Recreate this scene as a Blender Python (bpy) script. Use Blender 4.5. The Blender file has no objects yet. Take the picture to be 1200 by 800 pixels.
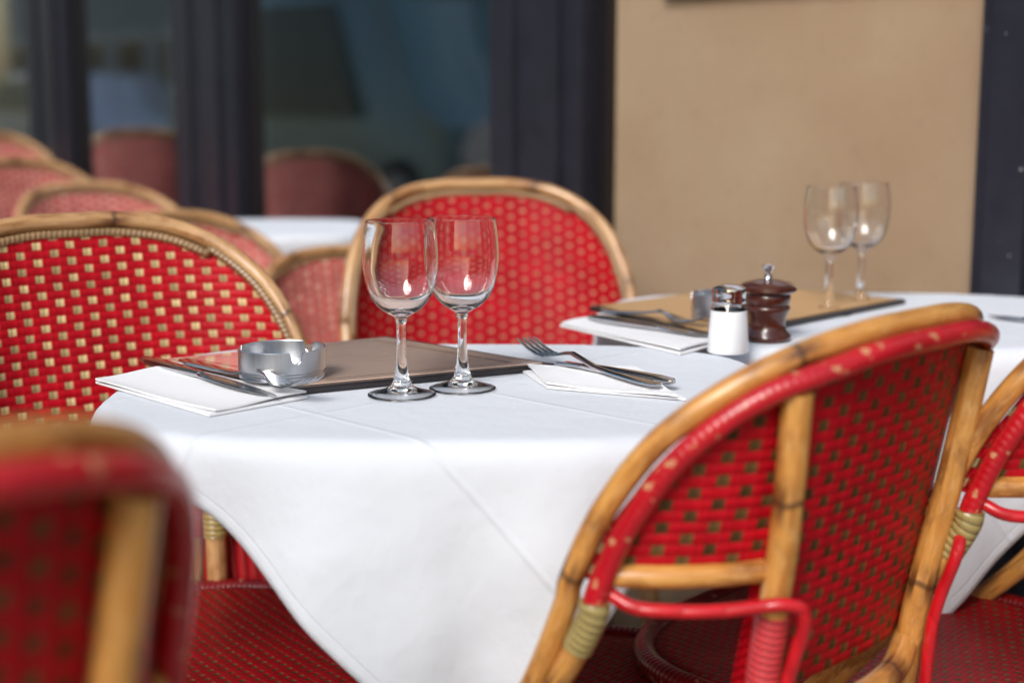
import bpy, bmesh, math, random
import numpy as np
from mathutils import Vector, Matrix
R = math.radians
random.seed(4); rng = np.random.default_rng(4)
sc = bpy.context.scene
COL = sc.collection

# ------------------------------------------------------------------ camera
F = 1750.0; CZ = 1.003; TH = math.atan(285/F)
def P(px, py, z):
    X = (px-600)/F; Y = -(py-400)/F
    d = Vector((X, math.cos(TH)+Y*math.sin(TH), -math.sin(TH)+Y*math.cos(TH)))
    t = (z-CZ)/d.z
    return Vector((d.x*t, d.y*t, z))
cam = bpy.data.objects.new('camera', bpy.data.cameras.new('camera')); COL.objects.link(cam)
cam.location = (0, 0, CZ); cam.rotation_euler = (R(90)-TH, 0, 0)
cam.data.sensor_width = 36; cam.data.lens = 36*F/1200
cam.data.clip_start = .05; cam.data.clip_end = 500
cam.data.dof.use_dof = True; cam.data.dof.focus_distance = 1.37
cam.data.dof.aperture_fstop = 2.9
sc.camera = cam

# ------------------------------------------------------------------ helpers
class NT:
    def __init__(s, name):
        s.mat = bpy.data.materials.new(name); s.mat.use_nodes = True
        s.t = s.mat.node_tree; s.t.nodes.clear()
        s.out = s.t.nodes.new('ShaderNodeOutputMaterial')
    def n(s, typ, **kw):
        nd = s.t.nodes.new(typ)
        for k, v in kw.items():
            if k.startswith('_'): setattr(nd, k[1:], v)
            else: s.inp(nd, k, v)
        return nd
    def inp(s, nd, k, v):
        key = int(k[1:]) if k[0] == 'i' and k[1:].isdigit() else k.replace('__', ' ')
        if isinstance(v, bpy.types.NodeSocket): s.t.links.new(v, nd.inputs[key])
        else: nd.inputs[key].default_value = v
    def m(s, op, a, b=0.0, c=0.0):
        nd = s.t.nodes.new('ShaderNodeMath'); nd.operation = op
        for i, v in enumerate((a, b, c)): s.inp(nd, 'i%d' % i, v)
        return nd.outputs[0]
    def mix(s, f, a, b):
        nd = s.t.nodes.new('ShaderNodeMix'); nd.data_type = 'RGBA'
        for k, v in ((0, f), (6, a), (7, b)):
            if isinstance(v, bpy.types.NodeSocket): s.t.links.new(v, nd.inputs[k])
            else: nd.inputs[k].default_value = v if k == 0 else (*v, 1)
        return nd.outputs[2]
    def noise(s, scale, detail=3, vec=None, rough=.5):
        nd = s.n('ShaderNodeTexNoise', Scale=scale, Detail=detail, Roughness=rough)
        if vec is not None: s.t.links.new(vec, nd.inputs['Vector'])
        return nd.outputs['Fac']
    def obj(s): return s.n('ShaderNodeTexCoord').outputs['Object']
    def uv(s):
        sp = s.n('ShaderNodeSeparateXYZ', Vector=s.n('ShaderNodeTexCoord').outputs['UV'])
        return sp.outputs[0], sp.outputs[1]
    def comb(s, x, y, z=0.0): return s.n('ShaderNodeCombineXYZ', X=x, Y=y, Z=z).outputs[0]
    def ramp(s, f, lo, hi):
        nd = s.n('ShaderNodeMapRange', Value=f); nd.inputs['From Min'].default_value = lo; nd.inputs['From Max'].default_value = hi
        nd.interpolation_type = 'SMOOTHSTEP'; return nd.outputs[0]
    def bsdf(s, base, rough=.5, metal=0., bump=None, bs=.3, bd=.002, coat=0., spec=.5, **kw):
        b = s.n('ShaderNodeBsdfPrincipled')
        for k, v in (('Base Color', base), ('Roughness', rough), ('Metallic', metal), ('Coat Weight', coat), ('Specular IOR Level', spec)):
            if k == 'Base Color' and not isinstance(v, bpy.types.NodeSocket): v = (*v, 1)
            s.inp(b, k, v)
        for k, v in kw.items(): s.inp(b, k.replace('_', ' '), v)
        if bump is not None:
            bn = s.n('ShaderNodeBump', Height=bump, Strength=bs, Distance=bd)
            s.t.links.new(bn.outputs[0], b.inputs['Normal'])
        s.t.links.new(b.outputs[0], s.out.inputs[0])
        return b
    def surf(s, sock): s.t.links.new(sock, s.out.inputs[0])

def plain(name, col, rough=.5, metal=0., var=.25, scale=20, bs=.15, bd=.001, **kw):
    t = NT(name); nz = t.noise(scale, 5, t.obj())
    c = t.mix(nz, tuple(x*(1-var) for x in col), tuple(min(1, x*(1+var)) for x in col))
    t.bsdf(c, rough, metal, bump=nz, bs=bs, bd=bd, **kw)
    return t.mat

# ------------------------------------------------------------------ materials
def bamboo(name, c1, c2):
    t = NT(name); u, v = t.uv()
    info = t.n('ShaderNodeObjectInfo').outputs['Random']
    off = t.m('MULTIPLY', info, 7.3)
    vv = t.m('ADD', v, off)
    streak = t.noise(1, 4, t.comb(t.m('MULTIPLY', u, 9), t.m('MULTIPLY', vv, 14)), .6)
    blotch = t.noise(1, 5, t.comb(t.m('MULTIPLY', u, 2.5), t.m('MULTIPLY', vv, 16), 3.0), .65)
    c = t.mix(t.ramp(streak, .3, .7), c1, c2)
    c = t.mix(t.m('MULTIPLY', t.ramp(blotch, .46, .68), .8), c, (.2, .06, .012))
    fine = t.noise(1, 3, t.comb(t.m('MULTIPLY', u, 30), t.m('MULTIPLY', vv, 60)))
    c = t.mix(t.m('MULTIPLY', t.ramp(fine, .5, .8), .5), c, (.75, .5, .24))
    wob = t.m('ADD', vv, t.m('MULTIPLY', t.noise(3, 2, t.comb(u, vv)), .018))
    fr = t.m('FRACT', t.m('DIVIDE', wob, .235))
    d = t.m('ABSOLUTE', t.m('SUBTRACT', fr, .5))
    ring = t.m('SUBTRACT', 1.0, t.ramp(d, .004, .018))
    burn = t.m('SUBTRACT', 1.0, t.ramp(d, .01, .11))
    c = t.mix(t.m('MULTIPLY', burn, t.ramp(t.noise(9, 2, t.comb(u, vv)), .35, .6)), c, (.16, .055, .015))
    c = t.mix(t.m('MULTIPLY', ring, .75), c, (.07, .03, .012))
    t.bsdf(c, t.m('MULTIPLY_ADD', fine, .25, .22), bump=t.m('ADD', t.m('MULTIPLY', streak, .5), ring), bs=.35, bd=.0012, coat=.35, Coat_Roughness=.2)
    return t.mat
M = {}
M['bamboo'] = bamboo('honey_bamboo', (.50, .195, .035), (.66, .32, .08))
M['bamboo_pale'] = bamboo('pale_bamboo', (.44, .22, .085), (.62, .37, .17))

def weave(name, red, dot, px=.0186, pz=.0176, dw=.26, dh=.23, split=True, gloss=.48, coat=.05):
    t = NT(name); u, v = t.uv()
    w1 = t.m('MULTIPLY', t.m('SUBTRACT', t.noise(25, 2, t.comb(u, v)), .5), .0028)
    w2 = t.m('MULTIPLY', t.m('SUBTRACT', t.noise(25, 2, t.comb(v, u, 5.0)), .5), .0028)
    u = t.m('ADD', u, w1); v = t.m('ADD', v, w2)
    cu = t.m('DIVIDE', u, px); ci = t.m('FLOOR', cu); fu = t.m('FRACT', cu)
    par = t.m('MULTIPLY', t.m('FLOORED_MODULO', ci, 2.0), .5)
    cv = t.m('ADD', t.m('DIVIDE', v, pz), par); fv = t.m('FRACT', cv)
    du = t.m('ABSOLUTE', t.m('SUBTRACT', fu, .5)); dv = t.m('ABSOLUTE', t.m('SUBTRACT', fv, .5))
    mu = t.m('SUBTRACT', 1.0, t.ramp(du, dw-.05, dw+.01)); mv = t.m('SUBTRACT', 1.0, t.ramp(dv, dh-.06, dh+.01))
    dot_m = t.m('MULTIPLY', mu, mv)
    cellr = t.n('ShaderNodeTexWhiteNoise', _noise_dimensions='2D', Vector=t.comb(ci, t.m('FLOOR', cv))).outputs[0]
    dcol = t.mix(cellr, tuple(x*.6 for x in dot), tuple(min(1, x*1.25) for x in dot))
    # strands : two vertical strands per column, rows of wrapped horizontal cane
    su = t.m('ABSOLUTE', t.m('SINE', t.m('MULTIPLY', cu, math.pi*2)))
    sv = t.m('ABSOLUTE', t.m('COSINE', t.m('MULTIPLY', cv, math.pi*2)))
    gaps = t.m('SUBTRACT', 1.0, t.ramp(su, .05, .45))
    over = t.m('SUBTRACT', 1.0, t.ramp(t.m('ABSOLUTE', t.m('SUBTRACT', du, .5)), .15, .3))   # between columns: horizontal strand on top
    rowg = t.m('SUBTRACT', 1.0, t.ramp(sv, .03, .35))
    dark = t.m('MAXIMUM', t.m('MULTIPLY', rowg, .85), t.m('MULTIPLY', gaps, t.m('MULTIPLY_ADD', dot_m, .5, .25)))
    wear = t.noise(14, 5, t.comb(u, v, 2.0), .6)
    rc = t.mix(t.ramp(wear, .3, .75), tuple(x*.78 for x in red), tuple(min(1, x*1.15) for x in red))
    rc = t.mix(t.m('MULTIPLY', cellr, .35), rc, tuple(x*.55 for x in red))
    c = t.mix(dot_m, rc, dcol)
    c = t.mix(t.m('MULTIPLY', dark, .42), c, (red[0]*.12, 0.0005, .001))
    h = t.m('ADD', t.m('MULTIPLY', sv, .6), t.m('MULTIPLY', su, t.m('MULTIPLY_ADD', dot_m, .5, .15)))
    h = t.m('SUBTRACT', h, t.m('MULTIPLY', dot_m, .55))
    h = t.m('ADD', h, t.m('MULTIPLY', over, .35))
    t.bsdf(c, gloss, bump=h, bs=.8, bd=.0018, coat=coat, spec=.14, Coat_Roughness=.22)
    return t.mat
RED = (.54, .005, .014)
M['weave_front'] = weave('woven_cane_front', (.50, .004, .013), (.58, .43, .21), dw=.27, dh=.24)
M['weave_far'] = weave('woven_cane_fine_dots', (.48, .004, .014), (.46, .22, .13), dw=.20, dh=.18)
M['weave_pink'] = weave('haze_tinted_woven_cane', (.62, .12, .11), (.66, .42, .32), dw=.30, dh=.27)  # lighter pinkish red: haze and glare on the far chairs painted into the colour
M['weave_back'] = weave('woven_cane_back', (.50, .004, .012), (.10, .055, .018), dw=.27, dh=.26, split=False)
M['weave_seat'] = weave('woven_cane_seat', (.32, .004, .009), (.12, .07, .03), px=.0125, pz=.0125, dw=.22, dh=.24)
def ribbed(name, col, per, deep=.3, cream=0., bs=.7):
    t = NT(name); u, v = t.uv()
    vv = t.m('ADD', v, t.m('MULTIPLY', u, per))
    s = t.m('ABSOLUTE', t.m('SINE', t.m('MULTIPLY', t.m('DIVIDE', vv, per), math.pi)))
    n = t.noise(30, 3, t.obj())
    c = t.mix(t.ramp(n, .3, .7), tuple(x*.75 for x in col), col)
    c = t.mix(t.m('SUBTRACT', 1.0, t.ramp(s, .0, .4)), c, tuple(x*deep for x in col))
    if cream:
        k = t.noise(1, 2, t.comb(t.m('MULTIPLY', u, 5), t.m('MULTIPLY', v, 70)), .5)
        c = t.mix(t.m('MULTIPLY', t.ramp(k, .61, .66), cream), c, (.6, .42, .2))
    t.bsdf(c, .28, bump=s, bs=bs, bd=.0014, coat=.4, Coat_Roughness=.2)
    return t.mat
M['red_wrap'] = ribbed('red_wrapping', RED, .0062, .78, cream=.55, bs=.25)
M['seat_wrap'] = ribbed('seat_edge_wrapping', (.22, .004, .006), .0062, .5, cream=.3, bs=.4)  # darker red than the hoop wrapping, shade around the seat put into the colour
M['red_cord'] = ribbed('red_cord', (.58, .007, .014), .03, .8)
M['red_rib'] = ribbed('red_ribbed_binding', (.66, .05, .06), .0058, .35)
M['brass'] = ribbed('straw_collar', (.44, .33, .12), .0062, .3)
M['tan_cord'] = ribbed('tan_binding', (.34, .2, .09), .006, .4)
t = NT('red_ribbed_panel'); u, v = t.uv()
s = t.m('ABSOLUTE', t.m('SINE', t.m('MULTIPLY', t.m('DIVIDE', u, .009), math.pi)))
t.bsdf(t.mix(t.ramp(s, 0, .5), (.1, .001, .002), (.42, .006, .012)), .45, bump=s, bs=.7, bd=.003); M['rib_panel'] = t.mat

def cloth_mat(name, col):
    t = NT(name); u, v = t.uv()
    fine = t.m('MULTIPLY', t.m('SINE', t.m('MULTIPLY', u, 5200)), t.m('SINE', t.m('MULTIPLY', v, 5200)))
    crease = 0.0
    cr = None
    for ax, pos in ((u, .34), (v, .34), (u, .17), (v, .51)):
        d = t.m('ABSOLUTE', t.m('SUBTRACT', ax, pos))
        r = t.m('SUBTRACT', 1.0, t.ramp(d, .0, .0045))
        cr = r if cr is None else t.m('ADD', cr, r)
    edge = t.m('MINIMUM', t.m('MINIMUM', u, v), t.m('MINIMUM', t.m('SUBTRACT', .70, u), t.m('SUBTRACT', .70, v)))
    hem = t.m('SUBTRACT', 1.0, t.ramp(t.m('ABSOLUTE', t.m('SUBTRACT', edge, .012)), .0, .0015))
    hemz = t.m('SUBTRACT', 1.0, t.ramp(edge, .011, .0125))
    wr = t.noise(7, 5, t.comb(u, v), .6)
    wr2 = t.noise(30, 4, t.comb(u, v, 3.0), .55)
    h = t.m('ADD', t.m('MULTIPLY', fine, .03), t.m('MULTIPLY', cr, .5))
    h = t.m('ADD', h, t.m('MULTIPLY', wr, 2.2)); h = t.m('ADD', h, t.m('MULTIPLY', wr2, .7))
    h = t.m('ADD', h, t.m('SUBTRACT', t.m('MULTIPLY', hemz, .25), t.m('MULTIPLY', hem, .3)))
    c = t.mix(wr, tuple(x*.96 for x in col), col)
    b = t.bsdf(c, .85, bump=h, bs=.55, bd=.004, spec=.2, Sheen_Weight=.15)
    tr = t.n('ShaderNodeBsdfTranslucent', Color=(*[x*.95 for x in col], 1))
    mx = t.n('ShaderNodeMixShader', Fac=.12); t.t.links.new(b.outputs[0], mx.inputs[1]); t.t.links.new(tr.outputs[0], mx.inputs[2])
    t.surf(mx.outputs[0]); return t.mat
M['cloth'] = cloth_mat('white_table_linen', (.79, .815, .87))
M['napkin'] = plain('napkin_linen', (.83, .82, .83), .85, var=.03, scale=300, bs=.2, bd=.0006, spec=.2)
t = NT('clear_glass')
g = t.n('ShaderNodeBsdfGlass', Color=(1, 1, 1, 1), Roughness=0.0, IOR=1.5); t.surf(g.outputs[0]); M['glass'] = t.mat
t = NT('brushed_steel'); n = t.noise(1, 3, t.n('ShaderNodeMapping', Vector=t.obj(), Scale=(420, 420, 2)).outputs[0])
t.bsdf(t.mix(n, (.54, .55, .57), (.64, .65, .68)), t.m('MULTIPLY_ADD', n, .12, .24), 1.0, bump=n, bs=.03, bd=.0003); M['steel_brush'] = t.mat
M['steel'] = plain('polished_cutlery_steel', (.52, .52, .54), .14, 1., var=.08, scale=60, bs=.05)
M['chrome'] = plain('chrome_cap', (.7, .7, .72), .12, 1., var=.05, scale=80, bs=.05)
M['frame_dark'] = plain('dark_board_edge', (.025, .02, .022), .3, var=.3, scale=60)
def menu_mat():
    t = NT('printed_menu_cover'); u, v = t.uv()
    def band(ax, p, w): return t.m('LESS_THAN', t.m('ABSOLUTE', t.m('SUBTRACT', ax, p)), w)
    ln = None
    for off in (.055, .062):
        du = t.m('ABSOLUTE', t.m('SUBTRACT', u, .5)); dv = t.m('ABSOLUTE', t.m('SUBTRACT', v, .5))
        a = t.m('MULTIPLY', band(du, .5-off*1.2, .004), t.m('LESS_THAN', dv, .5-off*1.6))
        b = t.m('MULTIPLY', band(dv, .5-off*1.6, .005), t.m('LESS_THAN', du, .5-off*1.2))
        ln = t.m('MAXIMUM', a, b) if ln is None else t.m('MAXIMUM', ln, t.m('MAXIMUM', a, b))
    curl = t.m('LESS_THAN', t.m('ABSOLUTE', t.m('SUBTRACT', t.m('FRACT', t.m('MULTIPLY', t.m('LENGTH', 0) if False else t.noise(6, 1, t.comb(u, v)), 6)), .5)), .06)
    nz = t.noise(3, 4, t.comb(u, v))
    c = t.mix(nz, (.72, .48, .38), (.82, .60, .48))
    c = t.mix(t.m('MULTIPLY', ln, .6), c, (.22, .06, .03))
    t.bsdf(c, .12, bump=nz, bs=.05, coat=1.0, Coat_Roughness=.04)
    return t.mat
M['menu'] = menu_mat()
t = NT('tan_board'); nz = t.noise(3, 5, t.n('ShaderNodeMapping', Vector=t.obj(), Scale=(3, 22, 3)).outputs[0])
t.bsdf(t.mix(nz, (.50, .28, .12), (.62, .38, .18)), .35, bump=nz, bs=.1, coat=.2); M['tan'] = t.mat
t = NT('dark_turned_wood'); nz = t.noise(2, 6, t.n('ShaderNodeMapping', Vector=t.obj(), Scale=(60, 60, 14)).outputs[0])
t.bsdf(t.mix(nz, (.035, .007, .004), (.085, .017, .008)), .25, bump=nz, bs=.1, coat=.5, Coat_Roughness=.12); M['mill'] = t.mat
M['salt'] = plain('table_salt', (.84, .85, .88), .5, var=.04, scale=900, bs=.1, coat=.8, Coat_Roughness=.05)
M['iron'] = plain('black_cast_iron', (.03, .03, .033), .5, metal=.6)
M['top_wood'] = plain('table_wood', (.2, .1, .05), .5)
# facade
t = NT('beige_plaster'); o = t.obj(); a = t.noise(1.3, 6, o, .65); b2 = t.noise(60, 4, o)
c = t.mix(t.ramp(a, .3, .7), (.31, .205, .125), (.37, .27, .175))
t.bsdf(t.mix(t.m('MULTIPLY', t.ramp(b2, .55, .8), .3), c, (.2, .13, .08)), .75, bump=b2, bs=.25, bd=.003); M['plaster'] = t.mat
t = NT('painted_dark_frame'); o = t.obj(); a = t.noise(18, 5, o, .6); chips = t.ramp(t.noise(85, 3, o, .6), .745, .765)
c = t.mix(a, (.009, .009, .015), (.024, .024, .036)); c = t.mix(chips, c, (.5, .5, .52))
t.bsdf(c, .38, bump=a, bs=.15); M['frame'] = t.mat
M['frame_black'] = plain('black_recess_paint', (.008, .007, .009), .4)
t = NT('window_glass'); fr = t.n('ShaderNodeFresnel', IOR=1.55).outputs[0]
gl = t.n('ShaderNodeBsdfGlossy', Roughness=.04, Color=(.9, .93, 1, 1)); tr = t.n('ShaderNodeBsdfTransparent', Color=(.85, .86, .88, 1))
mx = t.n('ShaderNodeMixShader', Fac=t.m('MINIMUM', t.m('MULTIPLY_ADD', fr, 3.1, .06), 1.0)); t.t.links.new(tr.outputs[0], mx.inputs[1]); t.t.links.new(gl.outputs[0], mx.inputs[2]); t.surf(mx.outputs[0]); M['pane'] = t.mat
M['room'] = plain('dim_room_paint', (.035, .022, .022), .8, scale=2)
M['curtain'] = plain('red_curtain', (.6, .04, .07), .8, scale=6)
M['valance'] = plain('pale_valance', (.62, .62, .72), .8, var=.1, scale=8)
t = NT('pavement'); o = t.obj(); a = t.noise(3, 6, o); b2 = t.noise(220, 3, o)
br = t.n('ShaderNodeTexBrick', Vector=o, Scale=1.0, Color1=(.17, .165, .155, 1), Color2=(.20, .19, .18, 1), Mortar=(.12, .11, .1, 1)); br.inputs['Mortar Size'].default_value = .008; br.inputs['Brick Width'].default_value = .6; br.inputs['Row Height'].default_value = .4
c = t.mix(t.m('MULTIPLY', b2, .5), br.outputs[0], (.17, .16, .14)); t.bsdf(c, .85, bump=b2, bs=.3, bd=.002); M['pavement'] = t.mat
M['asphalt'] = plain('asphalt', (.055, .055, .058), .85, scale=200, var=.35)
M['kerb'] = plain('granite_kerb', (.3, .29, .27), .8, scale=150)
M['stone'] = plain('limestone', (.40, .38, .34), .85, var=.12, scale=3)
M['zinc'] = plain('zinc_roof', (.2, .22, .25), .5, metal=.3, var=.1)
M['teal_paint'] = plain('teal_car_paint', (.12, .24, .28), .25, var=.05, coat=1.0)
M['grey_paint'] = plain('silver_car_paint', (.45, .47, .5), .3, metal=.5, var=.05, coat=1.0)
M['white_paint'] = plain('white_van_paint', (.75, .76, .78), .3, var=.04, coat=1.0)
M['car_glass'] = plain('tinted_car_glass', (.02, .025, .03), .06, var=.1)
M['tyre'] = plain('black_tyre', (.02, .02, .02), .8)
M['awning'] = plain('red_awning_canvas', (.42, .05, .06), .8, var=.08, scale=5)
M['lamp_glass'] = plain('car_lamp', (.8, .8, .75), .1)

def link(o, parent=None):
    COL.objects.link(o)
    if parent is not None: o.parent = parent
    return o
def mesh_obj(name, verts, faces, mats, parent=None, uvs=None, smooth=True, midx=None):
    me = bpy.data.meshes.new(name); me.from_pydata([tuple(v) for v in verts], [], faces)
    for m_ in (mats if isinstance(mats, (list, tuple)) else [mats]): me.materials.append(m_)
    if uvs is not None:
        ul = me.uv_layers.new(name='UVMap'); flat = []
        for f in faces:
            for vi in f: flat.extend(uvs[vi])
        ul.data.foreach_set('uv', flat)
    if midx is not None: me.polygons.foreach_set('material_index', midx)
    me.polygons.foreach_set('use_smooth', [smooth]*len(me.polygons)); me.update()
    return link(bpy.data.objects.new(name, me), parent)
def tag(o, label=None, cat=None, group=None, kind=None):
    if label: o['label'] = label
    if cat: o['category'] = cat
    if group: o['group'] = group
    if kind: o['kind'] = kind
    return o
def empty(name, loc=(0, 0, 0), rz=0, **kw):
    o = bpy.data.objects.new(name, None); o.location = loc; o.rotation_euler = (0, 0, rz); o.empty_display_size = .1
    COL.objects.link(o); return tag(o, **kw)
def spline(pts, n=8):
    pts = [Vector(p) for p in pts]; out = []
    for i in range(len(pts)-1):
        p0 = pts[i-1] if i else pts[0]*2-pts[1]; p1 = pts[i]; p2 = pts[i+1]
        p3 = pts[i+2] if i+2 < len(pts) else pts[-1]*2-pts[-2]
        for k in range(n):
            t_ = k/n
            out.append(.5*((2*p1)+(p2-p0)*t_+(2*p0-5*p1+4*p2-p3)*t_*t_+(3*p1-p0-3*p2+p3)*t_**3))
    out.append(pts[-1]); return out
class MB:
    def __init__(s): s.v = []; s.f = []; s.uv = []; s.mi = []
    def add(s, v, f, uv=None, mi=0):
        b = len(s.v); s.v += [tuple(x) for x in v]; s.uv += uv if uv else [(x[0], x[1]) for x in s.v[b:]]
        s.f += [tuple(i+b for i in q) for q in f]; s.mi += [mi]*len(f); return s
    def tube(s, pts, r, seg=14, caps=True, mi=0, bulge=None):
        pts = [Vector(p) for p in pts]; n = len(pts); L = 0
        rs = r if isinstance(r, (list, tuple)) else [r]*n
        T0 = (pts[1]-pts[0]).normalized(); a = Vector((0, 0, 1)) if abs(T0.z) < .9 else Vector((1, 0, 0))
        N = (a-T0*a.dot(T0)).normalized(); v = []; uv = []; f = []
        for i, p in enumerate(pts):
            T = (pts[min(i+1, n-1)]-pts[max(i-1, 0)]).normalized()
            N = (N-T*N.dot(T)).normalized(); B = T.cross(N)
            if i: L += (p-pts[i-1]).length
            for k in range(seg+1):
                an = 2*math.pi*k/seg
                v.append(p+(N*math.cos(an)+B*math.sin(an))*rs[i]); uv.append((k/seg, L))
        w = seg+1
        for i in range(n-1):
            for k in range(seg): f.append((i*w+k, i*w+k+1, (i+1)*w+k+1, (i+1)*w+k))
        if caps:
            f.append(tuple(range(seg-1, -1, -1))); f.append(tuple((n-1)*w+k for k in range(seg)))
        return s.add(v, f, uv, mi)
    def lathe(s, prof, seg=48, loc=(0, 0, 0), mi=0, close=False):
        v = []; f = []; uv = []; n = len(prof)
        for i, (r, z) in enumerate(prof):
            for k in range(seg):
                a = 2*math.pi*k/seg; v.append((loc[0]+r*math.cos(a), loc[1]+r*math.sin(a), loc[2]+z)); uv.append((k/seg, z))
        for i in range(n-1):
            for k in range(seg): f.append((i*seg+k, i*seg+(k+1) % seg, (i+1)*seg+(k+1) % seg, (i+1)*seg+k))
        if prof[0][0] > 1e-6: f.append(tuple(range(seg-1, -1, -1)))
        if prof[-1][0] > 1e-6: f.append(tuple((n-1)*seg+k for k in range(seg)))
        return s.add(v, f, uv, mi)
    def box(s, x0, x1, y0, y1, z0, z1, M_=None, mi=0):
        v = [Vector((x, y, z)) for x in (x0, x1) for y in (y0, y1) for z in (z0, z1)]
        if M_ is not None: v = [M_ @ q for q in v]
        return s.add(v, [(0, 1, 3, 2), (4, 6, 7, 5), (0, 4, 5, 1), (2, 3, 7, 6), (0, 2, 6, 4), (1, 5, 7, 3)], [(q[0], q[2]) for q in v], mi)
    def loft(s, secs, mi=0, seg=10):
        """secs: (point, width, thickness, side vector, up vector)"""
        v = []; f = []; n = len(secs)
        for p, w, h, S, U in secs:
            for k in range(seg):
                a = 2*math.pi*k/seg; c = math.cos(a); d = math.sin(a)
                e = .6; v.append(Vector(p)+Vector(S)*(w/2*math.copysign(abs(c)**e, c))+Vector(U)*(h/2*math.copysign(abs(d)**e, d)))
        for i in range(n-1):
            for k in range(seg): f.append((i*seg+k, i*seg+(k+1) % seg, (i+1)*seg+(k+1) % seg, (i+1)*seg+k))
        f.append(tuple(range(seg-1, -1, -1))); f.append(tuple((n-1)*seg+k for k in range(seg)))
        return s.add(v, f, None, mi)
    def build(s, name, mats, parent=None, smooth=True, weld=False, bevel=0):
        o = mesh_obj(name, s.v, s.f, mats, parent, s.uv, smooth, s.mi)
        bm = bmesh.new(); bm.from_mesh(o.data)
        if weld: bmesh.ops.remove_doubles(bm, verts=bm.verts, dist=1e-5)
        if bevel:
            bmesh.ops.bevel(bm, geom=[e for e in bm.edges], offset=bevel, segments=2, affect='EDGES', profile=.6)
        bmesh.ops.recalc_face_normals(bm, faces=bm.faces); bm.to_mesh(o.data); bm.free()
        if smooth: o.data.set_sharp_from_angle(angle=R(40))
        return o
def copy_tree(o, parent=None):
    c = o.copy(); COL.objects.link(c); c.parent = parent
    for ch in o.children: copy_tree(ch, c)
    return c

# ------------------------------------------------------------------ chair
HOOP = [(0, .870), (.060, .8685), (.116, .858), (.160, .834), (.192, .795), (.210, .742), (.218, .69), (.219, .665)]
def yb(z): return .285-.20*(.87-z)
def wrap(x): return .106*(abs(x)/.219)**3.2
def sy(x, z): return yb(z)-wrap(x)
def ztop(x):
    x = abs(x)
    for (a, za), (b, zb) in zip(HOOP, HOOP[1:]):
        if x <= b: return za+(zb-za)*(x-a)/(b-a)
    return HOOP[-1][1]
def hoop_pts(sx=1., drop=0., dy=0., low=True, n=10):
    ex = wrap(.219)-wrap(.219*sx)
    r = [(x*sx, sy(x*sx, z)+dy, z-drop*(1 if x < .15 else .6)) for x, z in HOOP]
    if low: r += [(.217*sx, .104+dy*.8+ex*.8, .595), (.211*sx, .050+dy*.3+ex*.5, .515), (.203*sx, -.018+ex*.3, .44)]
    l = [(-x, y, z) for x, y, z in r[1:]][::-1]
    return spline(l+r, n)
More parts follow.
